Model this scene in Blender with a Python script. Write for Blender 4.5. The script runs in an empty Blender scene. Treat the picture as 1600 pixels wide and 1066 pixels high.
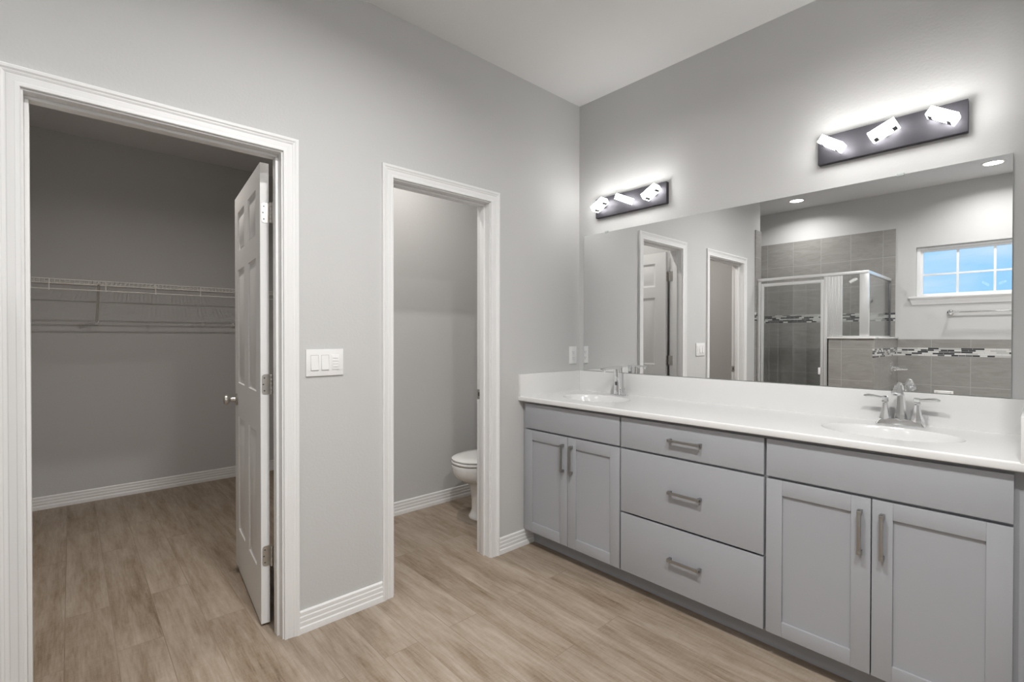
import bpy, bmesh, math, random
from mathutils import Vector, Matrix
random.seed(7)
R = math.radians
SC = bpy.context.scene
COL = SC.collection

# ------------------------------------------------------------------ camera
CAM = (2.1629, -2.5934, 1.2825)
YAW, PITCH, ROLL, FPX = 0.8324, -0.0084, 0.001, 758.36
cd = bpy.data.cameras.new('camera'); cam = bpy.data.objects.new('camera', cd); COL.objects.link(cam)
cd.sensor_width = 36.0; cd.lens = FPX * 36.0 / 1600.0; cd.clip_start = 0.02
fwd = Vector((-math.sin(YAW), math.cos(YAW), 0)); rgt = Vector((math.cos(YAW), math.sin(YAW), 0)); up = Vector((0, 0, 1))
f2 = fwd * math.cos(PITCH) + up * math.sin(PITCH); u2 = up * math.cos(PITCH) - fwd * math.sin(PITCH)
r3 = rgt * math.cos(ROLL) + u2 * math.sin(ROLL); u3 = u2 * math.cos(ROLL) - rgt * math.sin(ROLL)
cam.matrix_world = Matrix(((r3.x, u3.x, -f2.x, CAM[0]), (r3.y, u3.y, -f2.y, CAM[1]), (r3.z, u3.z, -f2.z, CAM[2]), (0, 0, 0, 1)))
SC.camera = cam

# ------------------------------------------------------------------ exposure
SC.view_settings.view_transform = 'Standard'
SC.view_settings.look = 'None'
SC.view_settings.exposure = 0.14
SC.view_settings.gamma = 1.0
SC.view_settings.use_curve_mapping = False
SC.cycles.max_bounces = 14
SC.cycles.diffuse_bounces = 8
SC.cycles.glossy_bounces = 8
SC.cycles.transmission_bounces = 10
SC.cycles.transparent_max_bounces = 16
SC.cycles.sample_clamp_indirect = 6.0
SC.cycles.caustics_reflective = False
SC.cycles.caustics_refractive = False

# light levels (watts / emission strengths), lamps of the place plus added room fill
P_ROOM_FILL, P_SHOWER, P_TUB, P_CLOSET, P_TOILET = 28, 8.5, 10, 14.0, 8.0
E_SHADE = 21.0

# ------------------------------------------------------------------ world: blue sky with thin cloud
W = bpy.data.worlds.new('sky'); SC.world = W; W.use_nodes = True
nt = W.node_tree; nt.nodes.clear()
tc = nt.nodes.new('ShaderNodeTexCoord'); mp = nt.nodes.new('ShaderNodeMapping'); mp.inputs['Scale'].default_value = (2.0, 2.0, 7.0)
nz = nt.nodes.new('ShaderNodeTexNoise'); nz.inputs['Scale'].default_value = 2.2; nz.inputs['Detail'].default_value = 6; nz.inputs['Roughness'].default_value = .55
cr = nt.nodes.new('ShaderNodeValToRGB'); cr.color_ramp.elements[0].position = .46; cr.color_ramp.elements[0].color = (.30, .57, .85, 1)
cr.color_ramp.elements[1].position = .78; cr.color_ramp.elements[1].color = (.62, .74, .88, 1)
bg = nt.nodes.new('ShaderNodeBackground'); bg.inputs['Strength'].default_value = 1.25
wo = nt.nodes.new('ShaderNodeOutputWorld')
L = nt.links.new
L(tc.outputs['Generated'], mp.inputs['Vector']); L(mp.outputs['Vector'], nz.inputs['Vector']); L(nz.outputs['Fac'], cr.inputs['Fac'])
L(cr.outputs['Color'], bg.inputs['Color']); L(bg.outputs['Background'], wo.inputs['Surface'])

# ------------------------------------------------------------------ materials
def nodes(name):
    m = bpy.data.materials.new(name); m.use_nodes = True
    t = m.node_tree; b = t.nodes['Principled BSDF']
    return m, t, b
def plain(name, col, rough=.5, metal=0.0, bump=0, bscale=300, spec=.5, coat=0, var=0.0):
    m, t, b = nodes(name)
    b.inputs['Base Color'].default_value = (*col, 1); b.inputs['Roughness'].default_value = rough
    b.inputs['Metallic'].default_value = metal; b.inputs['Specular IOR Level'].default_value = spec
    if coat: b.inputs['Coat Weight'].default_value = coat; b.inputs['Coat Roughness'].default_value = .08
    tcn = t.nodes.new('ShaderNodeTexCoord')
    n = t.nodes.new('ShaderNodeTexNoise'); n.inputs['Scale'].default_value = bscale; n.inputs['Detail'].default_value = 3
    t.links.new(tcn.outputs['Object'], n.inputs['Vector'])
    if bump:
        bn = t.nodes.new('ShaderNodeBump'); bn.inputs['Strength'].default_value = bump; bn.inputs['Distance'].default_value = .002
        t.links.new(n.outputs['Fac'], bn.inputs['Height']); t.links.new(bn.outputs['Normal'], b.inputs['Normal'])
    if var:
        mx = t.nodes.new('ShaderNodeMix'); mx.data_type = 'RGBA'
        mx.inputs['A'].default_value = (*[c * (1 - var) for c in col], 1); mx.inputs['B'].default_value = (*[min(1, c * (1 + var)) for c in col], 1)
        t.links.new(n.outputs['Fac'], mx.inputs['Factor']); t.links.new(mx.outputs['Result'], b.inputs['Base Color'])
    return m
def emit(name, col, s):
    m, t, b = nodes(name)
    b.inputs['Base Color'].default_value = (.8, .8, .8, 1); b.inputs['Emission Color'].default_value = (*col, 1); b.inputs['Emission Strength'].default_value = s
    return m
M = {}
M['paint'] = plain('wall_paint', (.555, .555, .552), .88, bump=.35, bscale=90, spec=.25)
M['ceiling'] = plain('ceiling_paint', (.74, .74, .74), .9, bump=.3, bscale=120, spec=.2)
M['trim'] = plain('white_trim_paint', (.78, .78, .78), .38, spec=.45)
M['cabinet'] = plain('grey_cabinet_paint', (.358, .366, .388), .42, spec=.4)
M['dark'] = plain('shadow_gap', (.05, .05, .052), .7)
M['marble'] = plain('cultured_marble', (.74, .738, .733), .16, spec=.5, var=.012, bscale=14)
M['chrome'] = plain('chrome', (.82, .83, .84), .05, 1.0)
M['alu'] = plain('bright_aluminium', (.88, .88, .875), .32, .9)
M['nickel'] = plain('brushed_nickel', (.40, .395, .38), .40, 1.0)
M['hinge'] = plain('satin_nickel_hinge', (.60, .58, .55), .35, 1.0)
M['bronze'] = plain('black_metal', (.055, .053, .062), .5, .6)
M['porcelain'] = plain('porcelain', (.80, .79, .775), .12, spec=.5)
M['plastic'] = plain('white_plastic', (.80, .80, .80), .35)
M['slot'] = plain('slot_dark', (.10, .10, .10), .6)
M['gap'] = plain('plate_gap', (.34, .34, .34), .6)
M['wire'] = plain('white_coated_wire', (.74, .73, .71), .4)
M['shade'] = emit('lit_shade', (1, .985, .96), E_SHADE)
M['shade_trim'] = plain('lamp_trim', (.16, .16, .17), .3, .6)
M['lens'] = emit('lit_lens', (1, .97, .92), 14)
M['cap'] = plain('cap_marble', (.72, .715, .70), .2)
M['mirror'] = plain('mirror_silver', (.93, .935, .935), 0.0, 1.0)
M['mirror_edge'] = plain('mirror_edge', (.40, .43, .42), .25)

def glass(name, tint, refl=1.0):
    m, t, b = nodes(name); t.nodes.remove(b)
    o = t.nodes['Material Output']
    tr = t.nodes.new('ShaderNodeBsdfTransparent'); tr.inputs['Color'].default_value = (*tint, 1)
    gl = t.nodes.new('ShaderNodeBsdfGlossy'); gl.inputs['Roughness'].default_value = .02
    ge = t.nodes.new('ShaderNodeNewGeometry')
    dt = t.nodes.new('ShaderNodeVectorMath'); dt.operation = 'DOT_PRODUCT'; t.links.new(ge.outputs['Normal'], dt.inputs[0]); t.links.new(ge.outputs['Incoming'], dt.inputs[1])
    def mth(op, a, b=None):
        n = t.nodes.new('ShaderNodeMath'); n.operation = op
        for i, v in enumerate((a, b)):
            if v is None: continue
            if isinstance(v, (int, float)): n.inputs[i].default_value = v
            else: t.links.new(v, n.inputs[i])
        return n.outputs[0]
    c = mth('ABSOLUTE', dt.outputs['Value']); sch = mth('ADD', mth('MULTIPLY', mth('POWER', mth('SUBTRACT', 1.0, c), 5.0), .96 * refl), .04 * refl)
    mx = t.nodes.new('ShaderNodeMixShader')
    t.links.new(sch, mx.inputs['Fac']); t.links.new(tr.outputs['BSDF'], mx.inputs[1]); t.links.new(gl.outputs['BSDF'], mx.inputs[2])
    t.links.new(mx.outputs['Shader'], o.inputs['Surface'])
    return m
M['glass'] = glass('shower_glass', (.925, .935, .93))
M['pane'] = glass('window_glass', (.96, .97, .97), .25)

def floor_mat():
    m, t, b = nodes('plank_floor'); N = t.nodes.new; L = t.links.new
    tcn = N('ShaderNodeTexCoord'); mpn = N('ShaderNodeMapping'); mpn.inputs['Location'].default_value = (.37, .105, 0)
    L(tcn.outputs['Object'], mpn.inputs['Vector'])
    br = N('ShaderNodeTexBrick'); br.offset = .37; br.offset_frequency = 2
    for k, v in dict(Scale=1, **{'Brick Width': 1.22, 'Row Height': .157, 'Mortar Size': .0016, 'Mortar Smooth': .3, 'Bias': 0}).items(): br.inputs[k].default_value = v
    br.inputs['Color1'].default_value = (0, 0, 0, 1); br.inputs['Color2'].default_value = (1, 1, 1, 1); br.inputs['Mortar'].default_value = (.5, .5, .5, 1)
    L(mpn.outputs['Vector'], br.inputs['Vector'])
    # per plank offset of the figure
    off = N('ShaderNodeVectorMath'); off.operation = 'MULTIPLY_ADD'
    off.inputs[1].default_value = (7.3, 3.1, 0); L(br.outputs['Color'], off.inputs[0]); L(mpn.outputs['Vector'], off.inputs[2])
    def noise(scale, sx, sy, det, rough=.6, dist=0):
        q = N('ShaderNodeMapping'); q.inputs['Scale'].default_value = (sx, sy, 1); L(off.outputs['Vector'], q.inputs['Vector'])
        n = N('ShaderNodeTexNoise'); n.inputs['Scale'].default_value = scale; n.inputs['Detail'].default_value = det; n.inputs['Roughness'].default_value = rough; n.inputs['Distortion'].default_value = dist
        L(q.outputs['Vector'], n.inputs['Vector']); return n
    big = noise(3.2, .42, 3.2, 8, .68, .25)      # worn blotches along the plank
    fine = noise(26, .35, 5, 5, .7)             # grain streaks
    mid = noise(9, .42, 3.4, 6, .72, .3)        # darker figure
    saw = noise(60, 2.2, .35, 3, .6)            # cross saw marks
    cr = N('ShaderNodeValToRGB'); e = cr.color_ramp.elements
    e[0].position = .34; e[0].color = (.128, .090, .056, 1); e[1].position = .69; e[1].color = (.380, .316, .256, 1)
    x = e.new(.42); x.color = (.218, .163, .113, 1); x = e.new(.55); x.color = (.302, .242, .186, 1)
    a = N('ShaderNodeMath'); a.operation = 'MULTIPLY_ADD'; a.inputs[1].default_value = .30; L(fine.outputs['Fac'], a.inputs[0])
    s1 = N('ShaderNodeMath'); s1.operation = 'MULTIPLY_ADD'; s1.inputs[1].default_value = .72; s1.inputs[2].default_value = -.27; L(big.outputs['Fac'], s1.inputs[0])
    s0 = N('ShaderNodeMath'); s0.operation = 'MULTIPLY_ADD'; s0.inputs[1].default_value = .40; L(mid.outputs['Fac'], s0.inputs[0]); L(s1.outputs[0], s0.inputs[2]); L(s0.outputs[0], a.inputs[2])
    s2 = N('ShaderNodeMath'); s2.operation = 'MULTIPLY_ADD'; s2.inputs[1].default_value = .12; L(saw.outputs['Fac'], s2.inputs[0]); L(a.outputs[0], s2.inputs[2])
    s3 = N('ShaderNodeMath'); s3.operation = 'MULTIPLY_ADD'; s3.inputs[1].default_value = .07; L(br.outputs['Color'], s3.inputs[0]); L(s2.outputs[0], s3.inputs[2])
    L(s3.outputs[0], cr.inputs['Fac'])
    mo = N('ShaderNodeMix'); mo.data_type = 'RGBA'; mo.inputs['B'].default_value = (.10, .07, .045, 1)
    mf = N('ShaderNodeMath'); mf.operation = 'MULTIPLY'; mf.inputs[1].default_value = .34; L(br.outputs['Fac'], mf.inputs[0]); L(mf.outputs[0], mo.inputs['Factor'])
    L(cr.outputs['Color'], mo.inputs['A']); L(mo.outputs['Result'], b.inputs['Base Color'])
    b.inputs['Roughness'].default_value = .50; b.inputs['Specular IOR Level'].default_value = .35
    bn = N('ShaderNodeBump'); bn.inputs['Strength'].default_value = .12; bn.inputs['Distance'].default_value = .002; L(s2.outputs[0], bn.inputs['Height']); L(bn.outputs['Normal'], b.inputs['Normal'])
    return m
M['floor'] = floor_mat()

def tile_mat(name, c1, c2, grout):
    m, t, b = nodes(name); N = t.nodes.new; L = t.links.new
    uv = N('ShaderNodeUVMap')
    br = N('ShaderNodeTexBrick'); br.offset = 0
    for k, v in {'Scale': 1, 'Brick Width': .30, 'Row Height': .303, 'Mortar Size': .0022, 'Mortar Smooth': .1, 'Bias': 0}.items(): br.inputs[k].default_value = v
    br.inputs['Color1'].default_value = (0, 0, 0, 1); br.inputs['Color2'].default_value = (1, 1, 1, 1)
    L(uv.outputs['UV'], br.inputs['Vector'])
    off = N('ShaderNodeVectorMath'); off.operation = 'MULTIPLY_ADD'; off.inputs[1].default_value = (5.1, 8.7, 0); L(br.outputs['Color'], off.inputs[0]); L(uv.outputs['UV'], off.inputs[2])
    mpn = N('ShaderNodeMapping'); mpn.inputs['Rotation'].default_value = (0, 0, R(32)); mpn.inputs['Scale'].default_value = (1, 4.5, 1); L(off.outputs['Vector'], mpn.inputs['Vector'])
    n = N('ShaderNodeTexNoise'); n.inputs['Scale'].default_value = 5; n.inputs['Detail'].default_value = 7; n.inputs['Roughness'].default_value = .62; n.inputs['Distortion'].default_value = 1.2; L(mpn.outputs['Vector'], n.inputs['Vector'])
    cr = N('ShaderNodeValToRGB'); cr.color_ramp.elements[0].position = .3; cr.color_ramp.elements[0].color = (*c1, 1); cr.color_ramp.elements[1].position = .72; cr.color_ramp.elements[1].color = (*c2, 1)
    L(n.outputs['Fac'], cr.inputs['Fac'])
    mo = N('ShaderNodeMix'); mo.data_type = 'RGBA'; mo.inputs['B'].default_value = (*grout, 1); L(br.outputs['Fac'], mo.inputs['Factor']); L(cr.outputs['Color'], mo.inputs['A']); L(mo.outputs['Result'], b.inputs['Base Color'])
    b.inputs['Roughness'].default_value = .30
    bn = N('ShaderNodeBump'); bn.inputs['Strength'].default_value = .3; bn.inputs['Distance'].default_value = .001; bn.invert = True; L(br.outputs['Fac'], bn.inputs['Height']); L(bn.outputs['Normal'], b.inputs['Normal'])
    return m
M['tile'] = tile_mat('grey_wall_tile', (.240, .232, .220), (.315, .305, .290), (.40, .393, .38))

def mosaic_mat():
    m, t, b = nodes('mosaic_strip'); N = t.nodes.new; L = t.links.new
    uv = N('ShaderNodeUVMap')
    br = N('ShaderNodeTexBrick'); br.offset = .43; br.offset_frequency = 2; br.squash = .62; br.squash_frequency = 3
    for k, v in {'Scale': 1, 'Brick Width': .085, 'Row Height': .0172, 'Mortar Size': .0011, 'Mortar Smooth': .1, 'Bias': 0}.items(): br.inputs[k].default_value = v
    br.inputs['Color1'].default_value = (0, 0, 0, 1); br.inputs['Color2'].default_value = (1, 1, 1, 1)
    L(uv.outputs['UV'], br.inputs['Vector'])
    cr = N('ShaderNodeValToRGB'); cr.color_ramp.interpolation = 'CONSTANT'; e = cr.color_ramp.elements
    e[0].position = 0; e[0].color = (.045, .045, .05, 1); e[1].position = .30; e[1].color = (.62, .615, .60, 1)
    x = e.new(.62); x.color = (.47, .465, .45, 1); x = e.new(.84); x.color = (.12, .12, .125, 1)
    L(br.outputs['Color'], cr.inputs['Fac'])
    mo = N('ShaderNodeMix'); mo.data_type = 'RGBA'; mo.inputs['B'].default_value = (.42, .42, .41, 1); L(br.outputs['Fac'], mo.inputs['Factor']); L(cr.outputs['Color'], mo.inputs['A']); L(mo.outputs['Result'], b.inputs['Base Color'])
    b.inputs['Roughness'].default_value = .15
    return m
M['mosaic'] = mosaic_mat()

# ------------------------------------------------------------------ mesh helpers
def box(bm, x0, x1, y0, y1, z0, z1, bev=0, seg=2):
    x0, x1 = sorted((x0, x1)); y0, y1 = sorted((y0, y1)); z0, z1 = sorted((z0, z1))
    vs = [bm.verts.new((x, y, z)) for x in (x0, x1) for y in (y0, y1) for z in (z0, z1)]
    q = [(0, 1, 3, 2), (4, 6, 7, 5), (0, 4, 5, 1), (2, 3, 7, 6), (0, 2, 6, 4), (1, 5, 7, 3)]
    fs = [bm.faces.new([vs[i] for i in f]) for f in q]
    if bev:
        es = list({e for f in fs for e in f.edges})
        bmesh.ops.bevel(bm, geom=es, offset=bev, segments=seg, profile=.6, affect='EDGES')
    return bm
def B(*a, **k):
    bm = bmesh.new(); box(bm, *a, **k); return bm
def loft(bm, rings, cap0=True, cap1=True):
    vr = [[bm.verts.new(p) for p in r] for r in rings]; n = len(vr[0])
    for a, b in zip(vr, vr[1:]):
        for i in range(n): bm.faces.new((a[i], a[(i + 1) % n], b[(i + 1) % n], b[i]))
    if cap0: bm.faces.new(vr[0][::-1])
    if cap1: bm.faces.new(vr[-1])
    return vr
def frame_of(d):
    d = d.normalized(); a = Vector((0, 0, 1)) if abs(d.z) < .95 else Vector((1, 0, 0))
    u = d.cross(a).normalized(); return u, u.cross(d).normalized()
def tube(bm, pts, rad, n=12, sx=1.0, caps=True):
    pts = [Vector(p) for p in pts]
    if not isinstance(rad, (list, tuple)): rad = [rad] * len(pts)
    rings = []
    for i, p in enumerate(pts):
        d = (pts[min(i + 1, len(pts) - 1)] - pts[max(i - 1, 0)])
        u, v = frame_of(d)
        rings.append([p + (u * math.cos(2 * math.pi * k / n) * sx + v * math.sin(2 * math.pi * k / n)) * rad[i] for k in range(n)])
    loft(bm, rings, caps, caps)
def lathe(bm, prof, o=(0, 0, 0), axis='z', n=28):
    rings = []
    for r, h in prof:
        ring = []
        for k in range(n):
            a = 2 * math.pi * k / n; c, s = r * math.cos(a), r * math.sin(a)
            v = {'z': (c, s, h), '-y': (c, -h, s), 'x': (h, c, s), 'y': (c, h, s)}[axis]
            ring.append((o[0] + v[0], o[1] + v[1], o[2] + v[2]))
        rings.append(ring)
    loft(bm, rings)
def oval_ring(cx, cy, z, a, b, n=64):
    return [(cx + a * math.cos(2 * math.pi * k / n), cy + b * math.sin(2 * math.pi * k / n), z) for k in range(n)]
def obj(name, bm, mat, parent=None, smooth=True, angle=35, recalc=True):
    if recalc: bmesh.ops.recalc_face_normals(bm, faces=bm.faces[:])
    me = bpy.data.meshes.new(name); bm.to_mesh(me); bm.free()
    if not isinstance(mat, (list, tuple)): mat = [mat]
    for k in mat: me.materials.append(M[k])
    if smooth:
        me.polygons.foreach_set('use_smooth', [True] * len(me.polygons)); me.set_sharp_from_angle(angle=R(angle))
    o = bpy.data.objects.new(name, me); COL.objects.link(o)
    if parent:
        o.parent = parent; o.matrix_parent_inverse = Matrix.Translation(parent.location).inverted() if parent.rotation_euler.z == 0 else (Matrix.Translation(parent.location) @ parent.rotation_euler.to_matrix().to_4x4()).inverted()
    return o
def lobj(name, bm, mat, parent, **k):            # mesh given in its parent's own coordinates
    o = obj(name, bm, mat, None, **k); o.parent = parent; return o
def tag(o, label, cat, group=None):
    o['label'] = label; o['category'] = cat
    if group: o['group'] = group
    return o
def thing(name, label, cat, loc=(0, 0, 0), rz=0, group=None):
    o = bpy.data.objects.new(name, None); COL.objects.link(o); o.location = loc; o.rotation_euler = (0, 0, rz); o.empty_display_size = .05
    return tag(o, label, cat, group)
def struct(name, bm, mat, label=None, cat=None, **k):
    o = obj(name, bm, mat, **k); o['kind'] = 'structure'
    if label: o['label'] = label
    if cat: o['category'] = cat
    return o
def copy_tree(o, loc):
    def cp(src, par):
        c = src.copy(); COL.objects.link(c); c.parent = par
        for ch in src.children: cp(ch, c)
        return c
    c = cp(o, None); c.location = loc; return c

H = 2.863
# ------------------------------------------------------------------ room shell
WT = .115                                # wall thickness
YB = -4.08                               # wall with the window
XR = 2.62                                # right wall
EL = -3.154                              # end of the wall with the doors
struct('floor', B(-2.97, XR + .12, YB - .15, .12, -.06, 0), 'floor', 'wood-look plank floor in worn light brown', 'floor')
bm = bmesh.new(); box(bm, -WT, XR + .12, YB - .15, .12, H, H + .08)
box(bm, -.72, -WT, YB - .15, EL + .115, H, H + .08); box(bm, -1.09, -WT, -1.61, .12, H, H + .08)
struct('ceiling', bm, 'ceiling', 'flat light grey ceiling of the bathroom', 'ceiling')
bm = bmesh.new(); box(bm, -2.97, -1.09, EL - .0, .12, 2.82, 2.94); box(bm, -1.09, -WT, EL + .115, -1.61, 2.82, 2.855)
struct('ceiling_closet', bm, 'ceiling', 'dim ceiling inside the walk-in closet', 'ceiling')
# wall with the two doorways: jamb openings
CL = dict(y0=-2.6995, y1=-1.935)         # closet
WC = dict(y0=-1.4135, y1=-.8005)         # toilet room
ZJ = 2.0557
bm = bmesh.new(); J = .019
box(bm, -WT, 0, EL, CL['y0'] - J, 0, H); box(bm, -WT, 0, CL['y1'] + J, WC['y0'] - J, 0, H); box(bm, -WT, 0, WC['y1'] + J, 0, 0, H)
box(bm, -WT, 0, CL['y0'] - J, CL['y1'] + J, ZJ + J, H); box(bm, -WT, 0, WC['y0'] - J, WC['y1'] + J, ZJ + J, H)
struct('wall_left', bm, 'paint', 'light grey wall with the closet and toilet doorways', 'wall')
bm = bmesh.new(); box(bm, -2.97, 2.25, 0, .12, 0, H); box(bm, 2.25, XR + .12, 0, .12, 0, H)
struct('wall_back', bm, 'paint', 'light grey wall behind the mirror and vanity', 'wall')
struct('wall_wing', B(2.1385, 2.25, -.62, 0, 0, H), 'paint', 'short wall at the right end of the vanity', 'wall')
struct('wall_right', B(XR, XR + .12, YB - .15, 0, 0, H), 'paint', 'plain grey wall on the far right side', 'wall')
WX0, WX1, WZ0, WZ1 = 1.232, 2.42, 1.70, 2.236
bm = bmesh.new(); box(bm, -.72, WX0, YB - .15, YB, 0, H); box(bm, WX1, XR, YB - .15, YB, 0, H); box(bm, WX0, WX1, YB - .15, YB, 0, WZ0); box(bm, WX0, WX1, YB - .15, YB, WZ1, H)
struct('wall_front', bm, 'paint', 'grey wall with the high window, seen in the mirror', 'wall')
# closet, toilet room and shower alcove walls
CX = -2.835
struct('wall_closet_back', B(CX - .12, CX, EL - .0, .0, 0, 2.855), 'paint', 'grey back wall of the closet behind the wire shelf', 'wall')
struct('wall_closet_left', B(CX, -WT, EL, EL + .115, 0, 2.855), 'paint', 'grey wall between closet and shower', 'wall')
bm = bmesh.new(); box(bm, -1.09, -.9725, -1.61, 0, 0, 2.863)
struct('wall_toilet_back', bm, 'paint', 'grey wall seen through the toilet doorway', 'wall')
struct('wall_toilet_left', B(-.9725, -WT, -1.61, -1.50, 0, H), 'paint', 'grey wall between toilet room and closet', 'wall')
struct('wall_shower', B(-.72, -.60, YB, EL, 0, H), 'paint', 'grey end wall of the shower alcove', 'wall')

# ------------------------------------------------------------------ trim: casings, jambs, stops
PROF = [(0, 0), (0, .0085), (.002, .0100), (.009, .0108), (.0115, .0104), (.0130, .0094), (.0160, .0096), (.026, .0112), (.030, .0114), (.0315, .0104), (.0340, .0106), (.037, .0128), (.041, .0140), (.0435, .0138), (.0455, .0152), (.049, .0174), (.057, .0182), (.0593, .0168), (.0593, 0)]
def casing(bm, yl, yr, zi, x0, s=1):
    rows = []
    for w, t in PROF:
        x = x0 + s * t
        rows.append([bm.verts.new(v) for v in ((x, yl - w, 0), (x, yl - w, zi + w), (x, yr + w, zi + w), (x, yr + w, 0))])
    for a, b in zip(rows, rows[1:]):
        for i in range(3): bm.faces.new((a[i], a[i + 1], b[i + 1], b[i]))
    bm.faces.new([r[0] for r in rows]); bm.faces.new([r[3] for r in rows][::-1])
def doorway(n, D, label):
    bm = bmesh.new(); casing(bm, D['y0'] - .006, D['y1'] + .006, ZJ + .006, 0)
    t = struct('trim_%d' % n, bm, 'trim', label, 'door casing', angle=20)
    bm = bmesh.new()
    box(bm, -WT, -.0005, D['y0'] - J, D['y0'], 0, ZJ + J); box(bm, -WT, -.0005, D['y1'], D['y1'] + J, 0, ZJ + J); box(bm, -WT, -.0005, D['y0'], D['y1'], ZJ, ZJ + J)
    obj('door_jamb', bm, 'trim', t)
    bm = bmesh.new(); s = .011
    box(bm, -.079, -.040, D['y0'], D['y0'] + s, 0, ZJ - s, .002); box(bm, -.079, -.040, D['y1'] - s, D['y1'], 0, ZJ - s, .002); box(bm, -.079, -.040, D['y0'], D['y1'], ZJ - s, ZJ, .002)
    obj('door_stop', bm, 'trim', t)
    return t
t1 = doorway(1, CL, 'white moulded casing around the closet doorway')
t2 = doorway(2, WC, 'white moulded casing around the toilet doorway')
def strike(par, y, s, z):
    bm = bmesh.new(); box(bm, -.112, -.081, y, y + s * .0022, z - .028, z + .028, .001)
    o = obj('strike_plate', bm, 'hinge', par); o['label'] = 'satin nickel strike plate'
    bm = bmesh.new(); box(bm, -.103, -.090, y + s * .0022, y + s * .003, z - .012, z + .012)
    obj('latch_hole', bm, 'slot', o)
strike(t2, WC['y1'], -1, .943); strike(t1, CL['y0'], 1, .943)

# baseboards
BP = [(0, 0), (.0160, 0), (.0160, .018), (.0150, .025), (.0122, .030), (.0120, .034), (.0128, .041), (.0124, .047), (.0105, .051), (.0103, .055), (.0112, .063), (.0106, .069), (.0085, .073), (.0084, .076), (.0092, .082), (.0086, .089), (.0050, .094), (0, .0945)]
def base_run(name, a, b, nrm, label):
    bm = bmesh.new(); rr = []
    for d, z in BP: rr.append([bm.verts.new((p[0] + nrm[0] * d, p[1] + nrm[1] * d, z)) for p in (a, b)])
    for p, q in zip(rr, rr[1:]): bm.faces.new((p[0], p[1], q[1], q[0]))
    bm.faces.new([r[0] for r in rr]); bm.faces.new([r[1] for r in rr][::-1])
    return struct(name, bm, 'trim', label, 'baseboard', angle=20)
base_run('baseboard_left', (0, CL['y1'] + .0655), (0, WC['y0'] - .0655), (1, 0), 'white moulded baseboard between the two doorways')
base_run('baseboard_corner', (0, WC['y1'] + .0655), (0, -.449), (1, 0), 'short white baseboard between toilet doorway and vanity')
base_run('baseboard_closet', (CX, EL + .115), (CX, 0), (1, 0), 'white baseboard along the closet back wall')
base_run('baseboard_toilet', (-.9725, -1.5), (-.9725, 0), (1, 0), 'white baseboard along the toilet room wall')
base_run('baseboard_entry', (0, EL + .14), (0, CL['y0'] - .0655), (1, 0), 'white baseboard between closet doorway and shower')
base_run('baseboard_right', (XR, -3.25), (XR, 0), (-1, 0), 'white baseboard along the far right wall')

# ------------------------------------------------------------------ six-panel doors (local: hinge edge at x=0, leaf towards +x, thickness in y, faces at y=0 and y=-.035)
def panel_door(bm, w, h, th=.035):
    st = .105; mid = .115; pw = (w - 2 * st - mid) / 2
    xs = [0, st, st + pw, st + pw + mid, w - st, w]
    zs = [0, .222, .838, 1.02, 1.63, 1.73, 1.94, h]
    for y, s in ((0, 1), (-th, -1)):
        for i in range(5):
            for k in range(7):
                x0, x1, z0, z1 = xs[i], xs[i + 1], zs[k], zs[k + 1]
                if i in (1, 3) and k in (1, 3, 5):
                    rings = []
                    for ins, dep in ((0, 0), (.004, .0055), (.013, .0085), (.020, .0085), (.045, .0015)):
                        rings.append([(x0 + ins, y - s * dep, z0 + ins), (x1 - ins, y - s * dep, z0 + ins), (x1 - ins, y - s * dep, z1 - ins), (x0 + ins, y - s * dep, z1 - ins)])
                    loft(bm, rings, False, True)
                else:
                    bm.faces.new([bm.verts.new(v) for v in ((x0, y, z0), (x1, y, z0), (x1, y, z1), (x0, y, z1))])
    for f in (((0, 0, 0), (0, -th, 0), (0, -th, h), (0, 0, h)), ((w, 0, 0), (w, -th, 0), (w, -th, h), (w, 0, h)), ((0, 0, 0), (w, 0, 0), (w, -th, 0), (0, -th, 0)), ((0, 0, h), (w, 0, h), (w, -th, h), (0, -th, h))):
        bm.faces.new([bm.verts.new(v) for v in f])
    bmesh.ops.remove_doubles(bm, verts=bm.verts[:], dist=.0002)
def hinge_parts(door, zc, side, pin):
    """plate on the leaf's hinge edge, knuckle and jamb plate. local coordinates."""
    bm = bmesh.new(); ys = (-.030, .002) if side > 0 else (-.037, -.005)
    n = 6; pts = []; z0, z1 = zc - .044, zc + .044; r = .012
    yo, yi = (ys[0], ys[1]) if side > 0 else (ys[1], ys[0])
    sg = 1 if yi > yo else -1
    out = [(yi, z0), (yi, z1)]
    for k in range(n + 1):
        a = R(90 + 90 * k / n); out.append((yo + sg * r + sg * r * math.cos(a), z1 - r + r * math.sin(a)))
    for k in range(n + 1):
        a = R(180 + 90 * k / n); out.append((yo + sg * r + sg * r * math.cos(a), z0 + r + r * math.sin(a)))
    loft(bm, [[(-.0022, y, z) for y, z in out], [(0.0008, y, z) for y, z in out]])
    hg = lobj('hinge', bm, 'hinge', door); hg['label'] = 'satin nickel butt hinge'
    bm = bmesh.new()
    for k in range(5):
        za = z0 + .0176 * k
        lathe(bm, [(.0058, za + .0006), (.0062, za + .0014), (.0062, za + .0164), (.0058, za + .0172)], (pin[0], pin[1], 0), n=14)
    kn = lobj('hinge_knuckle', bm, 'hinge', hg)
    bm = bmesh.new()
    for dz, dy in ((.028, .010), (0, .006), (-.028, .010)):
        lathe(bm, [(.0032, 0), (.0034, .0004), (.0022, .0012)], (-.0022, yo + sg * dy, zc + dz), 'x', 10)
    for v in bm.verts: v.co.x = -.0022 - (v.co.x + .0022)
    lobj('screw', bm, 'slot', hg)
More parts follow.
